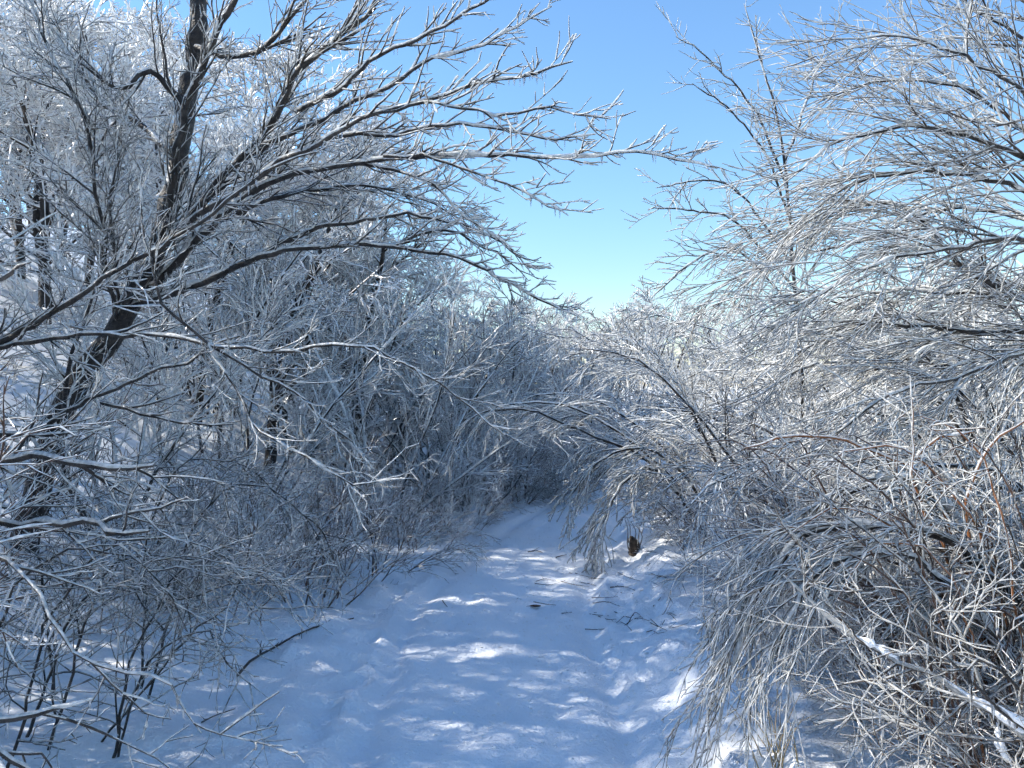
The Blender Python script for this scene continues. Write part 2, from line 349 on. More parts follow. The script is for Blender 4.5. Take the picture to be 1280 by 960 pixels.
LOW_SPEC = [
    dict(n=10, t0=0.15, t1=0.99, ang=(28, 65), length=(0.3, 0.75), K=8, wig=0.14, trop=(0.03, 0, -0.03), rs=0.6, rmax=0.007, rmin=0.003),
    dict(n=4, t0=0.15, t1=0.98, ang=(28, 60), length=(0.1, 0.32), K=5, wig=0.14, trop=(0.02, 0, -0.02), rs=0.75, rmax=0.004, rmin=0.0022),
    dict(n=2, t0=0.2, t1=0.95, ang=(30, 65), length=(0.04, 0.12), K=3, wig=0.12, trop=(0, 0, 0), rs=0.8, rmin=0.002),
]
low_left = [
    ('branch', [(-120, 560, 3.4), (0, 571, 3.2), (41, 571, 3.1), (103, 585, 3.0), (150, 584, 3.0), (192, 582, 3.0)], 0.018, 0.010, 0.5),
    ('branch', [(-120, 620, 3.2), (0, 647, 3.0), (69, 657, 2.9), (117, 652, 2.9), (144, 666, 2.8), (186, 664, 2.8)], 0.017, 0.009, 0.5),
    ('branch', [(-120, 560, 3.4), (0, 545, 3.3), (45, 543, 3.2), (98, 540, 3.2)], 0.012, 0.008, 0.6),
    ('branch', [(-60, 640, 2.8), (0, 702, 2.6), (30, 722, 2.5), (62, 764, 2.45), (86, 798, 2.4), (131, 836, 2.35), (206, 853, 2.3), (234, 888, 2.3), (252, 917, 2.3)], 0.0095, 0.003, 0.25),
    ('branch', [(-50, 905, 2.4), (0, 898, 2.4), (52, 891, 2.4), (80, 882, 2.4), (117, 874, 2.4)], 0.013, 0.004, 0.4),
    ('branch', [(-50, 915, 2.3), (0, 940, 2.3), (28, 953, 2.3), (60, 985, 2.3)], 0.014, 0.006, 0.3),
]
lo = hero('overhanging_branches', 'pale iced branches poking in low at the left edge above the snow', 'shrub', low_left, LOW_SPEC, 13, base=(-2.9, 3.3, gz(-2.9, 3.3)), icn=7, ith=0.0018, limbice=0.0035, barkmat='bark')
# the long icicles on the arching low branch
rng = np.random.default_rng(5)
brs = [c for c in lo.children]
for k in range(11):
    u = k / 10; p = np.array([W(20 + 62 * u + rng.normal(0, 3), 725 + 68 * u, 2.48 - 0.06 * u)])[:, None, :]
    L = rng.uniform(0.05, 0.13); t = np.linspace(0, 1, 5)[None, :, None]
    P = p + t * np.array([-0.45, 0, -1.0]) * L
    Geo().tube(P, np.array([[0.0045, 0.0042, 0.0034, 0.0022, 0.0004]]), 6).build('icicle', 'clear', brs[3], tuple(lo.location))

arcs = [
    ('stem', [(148, 915, 3.5), (161, 836, 3.5), (192, 767, 3.5), (225, 715, 3.5), (290, 690, 3.5)], 0.0075, 0.0028, 1),
    ('stem', [(165, 885, 3.5), (180, 830, 3.5), (223, 802, 3.5), (250, 790, 3.5), (268, 788, 3.5), (278, 822, 3.5), (305, 850, 3.5), (337, 874, 3.5)], 0.0060, 0.0028, .6),
    ('stem', [(195, 845, 3.6), (240, 790, 3.6), (290, 750, 3.6), (313, 682, 3.6), (318, 640, 3.6)], 0.0053, 0.0028, .6),
    ('stem', [(60, 850, 3.6), (90, 770, 3.6), (130, 730, 3.6), (206, 743, 3.6), (254, 743, 3.6), (300, 725, 3.6), (350, 700, 3.6)], 0.0075, 0.0028, 1),
    ('stem', [(80, 870, 3.5), (105, 780, 3.5), (140, 715, 3.5), (200, 695, 3.5), (268, 712, 3.5), (295, 736, 3.5), (332, 768, 3.5)], 0.0075, 0.0028, 1),
    ('stem', [(40, 860, 3.3), (70, 760, 3.3), (120, 690, 3.3), (190, 672, 3.3), (270, 690, 3.3), (310, 730, 3.3)], 0.0075, 0.0028, 1),
    ('stem', [(-30, 840, 3.2), (20, 740, 3.2), (90, 690, 3.2), (160, 700, 3.2), (210, 740, 3.2), (235, 790, 3.2)], 0.0083, 0.0028, 1),
    ('stem', [(215, 760, 4.2), (240, 660, 4.2), (290, 610, 4.2), (350, 620, 4.2), (400, 660, 4.2), (425, 720, 4.2)], 0.0075, 0.0028, 1),
    ('stem', [(180, 790, 4.3), (190, 660, 4.3), (215, 590, 4.3), (270, 570, 4.3), (330, 600, 4.3), (365, 650, 4.3)], 0.0075, 0.0028, 1),
    ('stem', [(60, 790, 4.0), (50, 680, 4.0), (75, 610, 4.0), (130, 585, 4.0), (190, 620, 4.0), (225, 680, 4.0)], 0.0083, 0.0028, 1),
]
hero('dark_arching_shrub', 'dark bare stems arching over the snow at the lower left below the leaning tree', 'shrub', arcs, [dict(LOW_SPEC[0], n=12), LOW_SPEC[1], LOW_SPEC[2]], 14, base=W(148, 915, 3.5), icn=2, ith=0.0010, limbice=0.002)

# right-hand side -------------------------------------------------
R_SPEC = [
    dict(n=10, t0=0.08, t1=0.99, ang=(12, 40), length=(0.4, 1.1), K=10, wig=0.07, trop=(-0.05, 0, -0.05), rs=0.5, rmax=0.008, rmin=0.0034),
    dict(n=7, t0=0.12, t1=0.98, ang=(12, 38), length=(0.22, 0.7), K=7, wig=0.08, trop=(-0.05, 0, -0.06), rs=0.7, rmax=0.0042, rmin=0.0024),
    dict(n=2, t0=0.2, t1=0.95, ang=(18, 50), length=(0.06, 0.24), K=4, wig=0.10, trop=(-0.03, 0, -0.06), rs=0.8, rmin=0.002),
]
UP_SPEC = [dict(R_SPEC[0], trop=(-0.03, 0, 0.03), ang=(14, 46), n=9), dict(R_SPEC[1], trop=(-0.02, 0, 0.02), ang=(14, 44), n=6), dict(R_SPEC[2], trop=(0, 0, 0.02))]
right_tree = [
    ('trunk', [(1420, 800, 5.2), (1400, 600, 5.2), (1385, 440, 5.2), (1360, 300, 5.2), (1340, 150, 5.2), (1330, 0, 5.2), (1320, -120, 5.2)], 0.0720, 0.0400, 0.2),
    ('branch', [(1375, 400, 5.2), (1280, 375, 5.2), (1200, 330, 5.2), (1163, 285, 5.3), (1142, 268, 5.3), (1115, 255, 5.4), (1030, 268, 5.5), (960, 300, 5.6)], 0.0259, 0.0056, 1.0),
    ('branch', [(1385, 430, 5.2), (1280, 415, 5.0), (1180, 412, 4.9), (1100, 405, 4.8), (1030, 400, 4.8)], 0.0245, 0.0064, 1.0),
    ('branch', [(1378, 390, 5.4), (1259, 368, 5.6), (1156, 363, 5.8), (1108, 365, 5.9), (1040, 372, 6.0)], 0.0216, 0.0064, 1.0),
    ('branch', [(1350, 250, 5.1), (1270, 190, 4.9), (1180, 165, 4.8), (1100, 165, 4.7), (1040, 180, 4.7), (1000, 215, 4.7)], 0.0187, 0.0048, (1.1, UP_SPEC)),
    ('branch', [(1345, 200, 5.0), (1270, 110, 4.8), (1200, 70, 4.7), (1130, 45, 4.6), (1070, 50, 4.6)], 0.0158, 0.0048, (1.1, UP_SPEC)),
    ('branch', [(1340, 150, 5.4), (1290, 60, 5.4), (1230, 20, 5.4), (1160, -30, 5.4)], 0.0158, 0.0056, (1.1, UP_SPEC)),
    ('branch', [(1345, 220, 5.4), (1240, 130, 5.6), (1150, 100, 5.7), (1080, 105, 5.8), (1020, 130, 5.9)], 0.0158, 0.0048, (1.1, UP_SPEC)),
    ('branch', [(1352, 270, 5.2), (1240, 225, 5.1), (1150, 215, 5.0), (1060, 235, 5.0), (985, 285, 5.0)], 0.0173, 0.0048, 1.1),
    ('branch', [(1370, 330, 5.0), (1270, 300, 4.7), (1180, 310, 4.5), (1090, 335, 4.4), (1000, 380, 4.4)], 0.0173, 0.0048, 1.0),
    ('branch', [(1335, 80, 5.2), (1300, -20, 5.0), (1240, -70, 4.9)], 0.0158, 0.0056, (1.0, UP_SPEC)),
    ('branch', [(1340, 160, 6.0), (1210, 150, 6.6), (1110, 110, 6.9), (1040, 90, 7.0)], 0.0158, 0.0048, (1.1, UP_SPEC)),
    ('branch', [(1380, 430, 5.0), (1280, 440, 4.6), (1200, 470, 4.4), (1100, 500, 4.2), (1040, 545, 4.2)], 0.0158, 0.0048, 0.9),
    ('branch', [(1380, 430, 5.6), (1240, 460, 6.0), (1120, 450, 6.2), (1020, 455, 6.4), (940, 500, 6.4)], 0.0158, 0.0048, 0.9),
    ('branch', [(1365, 300, 6.0), (1200, 260, 6.6), (1080, 300, 6.9), (960, 330, 7.1), (880, 370, 7.2)], 0.0173, 0.0048, 1.0),
]
hero('spreading_tree', 'large ice-laden tree at the right edge with boughs sweeping toward the path', 'tree', right_tree, R_SPEC, 21, twigmat='twig', base=W(1420, 800, 5.2), ith=0.0023)

YOUNG_SPEC = [
    dict(n=8, t0=0.1, t1=0.99, ang=(25, 55), length=(0.3, 0.8), K=7, wig=0.08, trop=(-0.03, 0, 0.0), rs=0.6, rmax=0.005, rmin=0.003),
    dict(n=5, t0=0.15, t1=0.98, ang=(25, 55), length=(0.12, 0.35), K=5, wig=0.1, trop=(-0.02, 0, 0), rs=0.8, rmin=0.0026),
]
young = [
    ('trunk', [(1010, 640, 9), (1003, 500, 9), (1000, 440, 9), (991, 340, 9), (986, 260, 9), (979, 180, 9), (955, 90, 9), (930, 5, 9)], 0.034, 0.008, 0.4),
    ('branch', [(985, 240, 9), (962, 175, 9), (930, 120, 8.9), (885, 72, 8.8), (845, 46, 8.8)], 0.016, 0.006, 0.6),
    ('branch', [(986, 270, 9), (955, 190, 9), (915, 140, 9), (865, 104, 9)], 0.015, 0.006, 0.6),
    ('branch', [(990, 330, 9), (940, 260, 9), (890, 225, 8.9), (820, 235, 8.8)], 0.016, 0.006, 0.8),
    ('branch', [(993, 360, 9), (920, 280, 8.8), (860, 262, 8.6), (810, 262, 8.5)], 0.015, 0.006, 0.9),
    ('branch', [(994, 390, 9), (930, 320, 8.9), (880, 318, 8.8), (815, 372, 8.7)], 0.016, 0.006, 0.9),
    ('branch', [(982, 200, 9), (1005, 140, 9.1), (1020, 90, 9.2), (1045, 35, 9.2)], 0.014, 0.006, 0.6),
    ('branch', [(990, 330, 9), (1040, 260, 9.2), (1060, 180, 9.3)], 0.014, 0.006, 0.8),
]
hero('young_tree', 'slender young tree with a thin upright trunk against the sky behind the right shrubs', 'tree', young, YOUNG_SPEC, 22, twigmat='twig', base=W(1010, 640, 9), ith=0.0032, icn=5)

HANG_SPEC = [
    dict(n=15, t0=0.05, t1=0.99, ang=(8, 44), length=(0.35, 0.95), K=10, wig=0.08, trop=(-0.06, -0.02, -0.20), rs=0.55, rmax=0.0045, rmin=0.0026),
    dict(n=6, t0=0.12, t1=0.98, ang=(10, 32), length=(0.12, 0.42), K=6, wig=0.09, trop=(-0.03, 0, -0.2), rs=0.75, rmax=0.003, rmin=0.0019),
    dict(n=2, t0=0.2, t1=0.95, ang=(25, 55), length=(0.04, 0.12), K=3, wig=0.1, trop=(0, 0, -0.1), rs=0.8, rmin=0.0017),
]
bough = [
    ('stem', [(1330, 860, 3.3), (1285, 770, 3.3), (1240, 720, 3.3), (1180, 672, 3.3), (1100, 660, 3.3), (1020, 665, 3.3), (980, 690, 3.3), (945, 745, 3.3), (925, 810, 3.3), (905, 880, 3.3)], 0.03, 0.006, 1.5),
    ('stem', [(1330, 840, 3.5), (1260, 720, 3.5), (1200, 650, 3.6), (1140, 600, 3.6), (1080, 610, 3.6), (1000, 640, 3.6), (950, 690, 3.6), (920, 740, 3.6)], 0.022, 0.006, 1.2),
    ('stem', [(1320, 900, 3.1), (1250, 800, 3.1), (1150, 700, 3.1), (1080, 690, 3.1), (1020, 720, 3.1), (985, 780, 3.1), (960, 850, 3.1)], 0.018, 0.005, 1.2),
]
hero('arching_shrub', 'lower right shrub bowed to the ground by ice, twigs hanging like a curtain', 'shrub', bough, HANG_SPEC, 23, twigmat='twig', base=(2.35, 3.4, gz(2.35, 3.4)), ith=0.0015, limbice=0.008, icemat='ice')
diag = [
    ('stem', [(1320, 990, 2.6), (1280, 922, 2.6), (1210, 870, 2.65), (1150, 836, 2.7), (1100, 812, 2.7), (1053, 788, 2.75), (1008, 747, 2.8), (980, 720, 2.8)], 0.0120, 0.0036, 0.9),
    ('stem', [(1260, 960, 2.7), (1211, 815, 2.7), (1190, 770, 2.75), (1150, 723, 2.8), (1095, 675, 2.85), (1040, 630, 2.9), (995, 590, 3.0)], 0.0072, 0.0036, 0.6),
    ('stem', [(1320, 930, 2.5), (1270, 860, 2.5), (1215, 820, 2.5), (1208, 830, 2.5), (1214, 900, 2.5)], 0.0072, 0.0042, 0.5),
    ('stem', [(1330, 960, 2.5), (1240, 870, 2.5), (1150, 800, 2.5), (1090, 770, 2.55)], 0.0084, 0.0036, 0.9),
    ('stem', [(1250, 1000, 2.4), (1180, 930, 2.4), (1120, 890, 2.4), (1060, 870, 2.4)], 0.0060, 0.0024, 0.9),
]
hero('bent_stems', 'diagonal snow-capped stems crossing the lower right corner of the frame', 'shrub', diag, LOW_SPEC, 24, twigmat='twig', base=(1.9, 2.6, gz(1.9, 2.6)), ith=0.0013, limbice=0.006, icemat='thin')
bs = bpy.data.objects['bent_stems']; rg = np.random.default_rng(66)
for (st_, a0, b0) in ((0, .30, .62), (0, .66, .8), (1, .25, .36), (3, .45, .7)):        # snow lying along the stems
    stem = [c for c in bs.children][st_]; ring = np.array([v.co for v in stem.data.vertices]).reshape(-1, len(stem.data.vertices) and (10 if diag[st_][2] > 0.02 else 6), 3).mean(1)
    n_ = len(ring); q = spline(ring[int(a0 * n_):max(int(b0 * n_), int(a0 * n_) + 3)], 10); e = np.sin(np.linspace(0.15, math.pi - 0.15, 10))
    q = q + np.array([0, 0, 0.013]) + np.stack([rg.normal(0, .003, 10), rg.normal(0, .003, 10), np.zeros(10)], 1)
    V_, Q_ = tubes(q[None], (0.013 * e * rg.uniform(0.45, 1.35, 10))[None], 8)
    o = bpy.data.objects.new('snow_pad', mesh_np('snow_pad', V_, Q_, 'snow')); col.objects.link(o); o.parent = stem
rg = np.random.default_rng(88); lean = []
for k in range(26):
    x0, y0, dd = rg.uniform(1120, 1360), rg.uniform(840, 990), rg.uniform(2.7, 3.9)
    x3, y3 = x0 - rg.uniform(120, 330), rg.uniform(520, 740)
    xm, ym = x0 - (x0 - x3) * rg.uniform(0.25, 0.4), y3 + (y0 - y3) * rg.uniform(0.3, 0.45)
    xn, yn = x0 - (x0 - x3) * rg.uniform(0.65, 0.75), y3 + (y0 - y3) * rg.uniform(0.02, 0.12)
    lean.append(('stem', [(x0, y0, dd), (xm, ym, dd), (xn, yn, dd), (x3, y3 + rg.uniform(0, 50), dd)], rg.uniform(0.006, 0.011), 0.0028, rg.uniform(0.15, 0.6)))
LEAN_SPEC = [dict(LOW_SPEC[0], n=8, ang=(10, 32), length=(0.25, 0.8), wig=0.08, trop=(-0.04, 0, -0.02), rmin=0.0022, rmax=0.005), dict(LOW_SPEC[1], n=2, ang=(14, 40), wig=0.09)]
hero('leaning_thicket', 'brown thicket stems leaning left in front of the dark lower right interior', 'shrub', lean, LEAN_SPEC, 27, barkmat='red', twigmat='red', base=(2.4, 3.3, gz(2.4, 3.3)), ith=0.0009, limbice=0.0016, icn=2, icemat='thin')
cane = [
    ('stem', [(1215, 800, 3.4), (1190, 740, 3.4), (1170, 665, 3.4), (1140, 590, 3.4), (1156, 557, 3.4), (1185, 545, 3.4), (1218, 540, 3.4), (1225, 560, 3.4)], 0.010, 0.005, 0.0),
    ('stem', [(1230, 800, 3.5), (1180, 640, 3.5), (1139, 581, 3.5), (1080, 557, 3.5), (1030, 548, 3.5), (984, 547, 3.5), (930, 560, 3.5)], 0.010, 0.005, 0.0),
    ('stem', [(1260, 830, 3.3), (1240, 700, 3.3), (1190, 610, 3.3), (1120, 560, 3.3), (1050, 570, 3.3), (1000, 610, 3.3)], 0.007, 0.003, 0.5),
    ('stem', [(1190, 830, 3.2), (1160, 720, 3.2), (1100, 650, 3.2), (1030, 640, 3.2), (975, 680, 3.2)], 0.006, 0.003, 0.5),
    ('stem', [(1280, 860, 3.1), (1262, 700, 3.1), (1240, 600, 3.1), (1200, 540, 3.1), (1150, 520, 3.1)], 0.007, 0.003, 0.5),
    ('stem', [(1160, 850, 3.2), (1150, 740, 3.2), (1142, 600, 3.2), (1138, 470, 3.2)], 0.005, 0.003, 0.3),
    ('stem', [(1215, 840, 3.0), (1200, 740, 3.0), (1150, 680, 3.0), (1085, 690, 3.0), (1040, 760, 3.0)], 0.006, 0.003, 0.5),
    ('stem', [(1225, 800, 3.45), (1210, 640, 3.45), (1235, 560, 3.45), (1290, 520, 3.45)], 0.010, 0.006, 0.0),
]
hero('bramble_canes', 'arching orange-brown canes in front of the right thicket', 'bramble', cane, LOW_SPEC, 25, twigmat='red', barkmat='orange', base=W(1225, 800, 3.45), ith=0.0015, limbice=0.003, icn=0)
over = [
    ('stem', [(900, 690, 8.2), (870, 630, 8.2), (819, 583, 8.1), (784, 562, 8.0), (725, 539, 7.9), (654, 511, 7.8), (600, 517, 7.8), (560, 545, 7.8)], 0.02, 0.006, 0.6),
    ('stem', [(880, 690, 8.0), (850, 620, 7.8), (815, 585, 7.6), (785, 600, 7.5), (755, 650, 7.4), (735, 705, 7.4)], 0.022, 0.006, 1.6),
    ('stem', [(900, 690, 8.2), (860, 600, 8.0), (800, 560, 7.8), (745, 580, 7.7), (705, 630, 7.7)], 0.02, 0.006, 1.2),
]
OVER_SPEC = [dict(HANG_SPEC[0], length=(0.4, 1.0), rmin=0.0045, n=8), dict(HANG_SPEC[1], rmin=0.0036), dict(HANG_SPEC[2], rmin=0.003)]
hero('overarching_shrub', 'shrub beside the path bend whose dark bough arches over the trail', 'shrub', over, OVER_SPEC, 26, twigmat='twig', base=W(892, 690, 8.2), ith=0.004, icn=4)

# ------------------------------------------------------------------ repeated shrubs and trees: prototypes
def stems_geo(rng, n, spread, h, tilt, trop, r0, K=12, wig=0.07):
    a = np.arange(n) * 2.399 + rng.uniform(0, 6); b = rng.uniform(0.02, spread, n)
    P = np.empty((n, K, 3)); P[:, 0] = np.stack([np.cos(a) * b, np.sin(a) * b, np.full(n, -0.12)], 1)
    tl = np.radians(rng.uniform(*tilt, n)); d_ = np.stack([np.cos(a) * np.sin(tl), np.sin(a) * np.sin(tl), np.cos(tl)], 1)
    L = h * rng.uniform(0.75, 1.15, n); ds = (L / (K - 1))[:, None]
    for k in range(1, K):
        d_ = unit(d_ + wig * rng.normal(size=d_.shape) + np.array([0, 0, trop]) * (k / K) ** 1.5); P[:, k] = P[:, k - 1] + d_ * ds
    R = r0 * rng.uniform(0.6, 1.1, (n, 1)) * np.linspace(1, 0.22, K)[None]
    return P, R
def proto(name, seed, n, spread, h, tilt, trop, r0, spec, ith, bark='bark', twig='twig', split=True, wig=0.07, icemat='glaze'):
    rng = np.random.default_rng(seed); root = thing(name, '', '')
    P, R = stems_geo(rng, n, spread, h, tilt, trop, r0, wig=wig)
    def one(Pk, Rk):
        st = Geo().tube(Pk, Rk, 6).build('stem' if n > 1 else 'trunk', bark, root)
        b, c = twigset(Pk, Rk, rng, spec, ith); ci, ri = ice_of(Pk, Rk, ith * 1.4, rng); c.tube(ci, ri, 5)
        b.build('twigs', twig, st); c.build('ice_coating', icemat, st)
    if split:
        for k in range(n): one(P[k:k + 1], R[k:k + 1])
    else: one(P, R)
    root.location = (0, -60, -30)
    return root
def sp3(n1, n2, n3, l1, l2, l3, z1, z2, r, a=(25, 60), w=0.1):
    return [dict(n=n1, t0=0.15, t1=0.99, ang=a, length=l1, K=8, wig=w, trop=(0, 0, z1), rs=0.55, rmax=0.012, rmin=r * 1.5),
            dict(n=n2, t0=0.12, t1=0.98, ang=a, length=l2, K=5, wig=w, trop=(0, 0, z2), rs=0.7, rmax=0.006, rmin=r * 1.15),
            dict(n=n3, t0=0.2, t1=0.96, ang=a, length=l3, K=3, wig=w, trop=(0, 0, z2), rs=0.8, rmin=r)]
protos = {}
for k in range(3):   # vase shaped shrubs, medium distance
    protos['vase', k] = proto('shrub', 100 + k, 6, 0.25, 2.9, (12, 42), -0.05, 0.026, sp3(11, 7, 2, (0.5, 1.3), (0.25, 0.65), (0.08, 0.24), -0.02, -0.03, 0.0028, a=(14, 44)), 0.0034)
for k in range(3):   # arching, drooping shrubs
    protos['arch', k] = proto('shrub', 200 + k, 6, 0.25, 3.0, (18, 50), -0.30, 0.028, sp3(12, 7, 2, (0.5, 1.25), (0.28, 0.75), (0.1, 0.28), -0.11, -0.13, 0.0028, a=(12, 40), w=0.09), 0.0019, twig='bark')
for k in range(2):   # low brush with reddish stems
    protos['low', k] = proto('brush', 300 + k, 16, 0.25, 1.05, (12, 58), -0.06, 0.009, sp3(7, 4, 2, (0.25, 0.6), (0.1, 0.3), (0.05, 0.14), 0.0, -0.02, 0.0021, a=(15, 45)), 0.0008, 'red', 'red', split=False)
for k in range(3):   # trees of the hillside
    protos['tree', k] = proto('tree', 400 + k, 1, 0.02, 5.4, (2, 10), 0.0, 0.10,
        [dict(n=16, t0=0.18, t1=0.98, ang=(35, 65), length=(1.3, 2.8), K=9, wig=0.11, trop=(0, 0, 0.05), rs=0.42, rmax=0.035, rmin=0.012),
         dict(n=9, t0=0.15, t1=0.98, ang=(28, 60), length=(0.5, 1.2), K=7, wig=0.11, trop=(0, 0, 0.0), rs=0.55, rmax=0.012, rmin=0.006),
         dict(n=6, t0=0.12, t1=0.98, ang=(28, 60), length=(0.2, 0.5), K=5, wig=0.1, trop=(0, 0, -0.02), rs=0.7, rmin=0.0045),
         dict(n=3, t0=0.2, t1=0.98, ang=(28, 60), length=(0.08, 0.22), K=3, wig=0.1, trop=(0, 0, -0.02), rs=0.8, rmin=0.004)], 0.007, icemat='frost')
for k in range(2):   # coarse far shrubs
    protos['far', k] = proto('shrub', 500 + k, 8, 0.4, 3.2, (10, 45), -0.06, 0.035, sp3(10, 7, 3, (0.6, 1.3), (0.25, 0.6), (0.1, 0.28), -0.03, -0.04, 0.006), 0.006, split=False)
used = set()
def place(key, x, y, rz, s, label, cat, group=None, name=None, dz=0.0, tilt=0.0):
    o = protos[key] if key not in used else copy_tree(protos[key]); used.add(key)
    o.location = (x, y, float(base_h(x, y)) - 0.03 + dz); o.rotation_euler = (tilt, 0, rz); o.scale = (s, s, s)
    props(o, label, cat); 
    if group: o['group'] = group
    elif 'group' in o: del o['group']
    if name: o.name = name
    return o
rng = np.random.default_rng(9)
U = lambda a, b: float(rng.uniform(a, b))
# left side of the path, one by one
place(('low', 0), -1.55, 6.3, 0.5, 1.05, 'dense reddish-brown brush on the left verge of the trail', 'brush')
place(('low', 1), -0.95, 8.3, 2.5, 0.9, 'smaller fine-twigged brush leaning over the left verge toward the trail', 'brush')
place(('low', 0), -2.5, 5.1, 2.2, 0.9, 'snowy brush in the shade below the leaning tree', 'brush')
place(('low', 1), -2.4, 7.4, 4.0, 1.1, 'brush on the left bank between the leaning tree and the reddish brush', 'brush')
place(('vase', 0), -1.5, 9.3, 1.0, 0.95, 'multi-stemmed icy shrub with slanting stems left of the trail', 'shrub')
for (k, x, y, s, lb) in ((0, -1.25, 7.2, 1.0, 'twiggy brown brush behind the dense reddish brush'), (1, -1.95, 5.7, 1.0, 'twiggy brush left of the reddish brush on the verge'),
    (0, -0.62, 9.3, .8, 'small brown brush where the left verge meets the bend'), (1, -1.9, 6.9, 1.2, 'tall brown brush behind the verge, left of the multi-stemmed shrub'), (0, -2.9, 6.2, 1.2, 'brown brush tangled in front of the shrub by the leaning trunk'), (1, -1.2, 9.0, 1.1, 'brown brush at the foot of the slanting multi-stemmed shrub')):
    place(('low', k), x, y, U(0, 6.28), s, lb, 'brush')
for (x, y) in ((-3.0, 3.0), (-2.95, 2.45), (-3.2, 3.6), (-3.5, 2.9)):  # extra brush added to darken the lower left snow
    place(('low', 1), x, y, U(0, 6.28), 1.45, 'tall brown brush added by the left edge to shade the lower left snow', 'brush', 'brush at the left edge')
G1 = 'iced shrubs on the left bank'
for (k, x, y, s, lb) in (
    (1, -3.2, 6.6, .95, 'iced shrub just right of the leaning trunk, behind the arching stems'),
    (2, -2.7, 8.6, 1.0, 'iced shrub on the left bank directly behind the reddish brush'),
    (1, -3.6, 10.2, 1.1, 'tall iced shrub on the bank behind the star of reaching branches'),
    (2, -2.2, 11.2, 1.05, 'iced shrub behind the slanting multi-stemmed shrub left of the trail'),
    (1, -1.0, 11.8, 1.0, 'iced shrub at the left shoulder of the bend'),
    (2, -4.6, 12.4, 1.1, 'iced shrub higher up the bank behind the leaning trunk'),
    (0, 0.0, 12.6, .8, 'dark-bottomed shrub closing the trail on the outside of the bend'),
    (1, -2.4, 14.2, 1.1, 'iced shrub on the bank above the bend'),
    (2, -3.9, 9.2, .95, 'iced shrub half hidden behind the leaning tree boughs'),
    (0, -1.2, 14.0, .95, 'iced shrub behind the left shoulder of the bend'),
    (2, 0.9, 14.6, .8, 'iced shrub past the dark-bottomed shrub outside the bend'),
    (1, -0.5, 10.6, .62, 'small iced shrub at the left edge where the trail narrows')):
    place(('vase', k), x, y, U(0, 6.28), s, lb, 'shrub', G1)
for (k, x, y, s) in ((0, -3.9, 2.7, .9), (1, -4.3, 3.8, .9), (2, -5.0, 1.8, 1.0), (1, -5.2, 5.0, 1.0), (2, -5.3, 6.3, 1.0), (0, -5.9, 7.5, 1.0), (1, -4.9, 4.2, 1.0), (2, -5.6, 3.1, 1.1)):  # added out of view to cast shade over bank and trail
    place(('vase', k), x, y, U(0, 6.28), s, 'unseen iced shrub added beyond the left edge to shade the snow', 'shrub', 'added shade shrubs outside the left edge')
for (x, y, s) in ((0.15, 12.2, 1.7), (0.6, 12.9, 1.7), (-0.4, 11.9, 1.5), (1.1, 13.8, 1.7)):
    place(('low', 0), x, y, U(0, 6.28), s, 'tall dark brush in the hollow where the trail disappears', 'brush', 'brush in the hollow at the bend')
place(('arch', 2), -0.7, 11.2, 2.0, 1.0, 'drooping iced shrub leaning over the hollow at the bend from the left', 'shrub')
place(('low', 1), 0.05, 11.6, 1.0, 1.1, 'dark low brush at the foot of the bend where the trail disappears', 'brush')
G2 = 'iced trees on the left hillside'
for (lb, rows) in (('white ice-covered tree on the hillside above the snow slope at the left edge', ((-7.5, 13.6, 1.0), (-8.7, 14.7, 1.1), (-7.0, 12.6, .95), (-8.3, 16.2, 1.15), (-9.6, 17.6, 1.2), (-11.5, 19.6, 1.25), (-7.8, 18.4, 1.1), (-12.6, 22, 1.3), (-9.4, 22, 1.2), (-10.5, 17, 1.1), (-13.5, 20.5, 1.2))),
                   ('white ice-covered tree on the hillside between the leaning tree and the open sky', ((-4.4, 11.6, 1.0), (-5.6, 13.6, 1.1), (-3.6, 13.4, .85), (-6.2, 15.4, 1.1), (-4.6, 17, .9), (-6.0, 21, 1.0), (-3.2, 17.5, .7), (-5.0, 15.0, 1.0), (-2.4, 20, .62), (-2.75, 13.0, .85), (-1.9, 14.0, .72), (-3.4, 11.8, .9), (-2.25, 11.6, .84), (-1.55, 12.6, .7), (-1.0, 13.6, .6), (-3.1, 10.5, .95), (-7.4, 15.8, 1.1))),
                   ('unseen iced tree added beyond the left edge to shade the trail', ((-7.8, 7.0, .9), (-6.3, 7.4, .95), (-6.8, 8.9, .95), (-8.6, 4.6, .9), (-9.0, 9.5, .9), (-10.6, 12.0, 1.1), (-9.6, 10.8, 1.0), (-11.6, 13.6, 1.1), (-7.2, 6.3, 1.0), (-6.2, 4.6, 1.0)))):  # this row: unseen shade casters added for trail and slope
    for (x, y, s) in rows:
        place(('tree', int(rng.integers(3))), x, y, U(0, 6.28), s * U(.92, 1.05), lb, 'tree', G2)
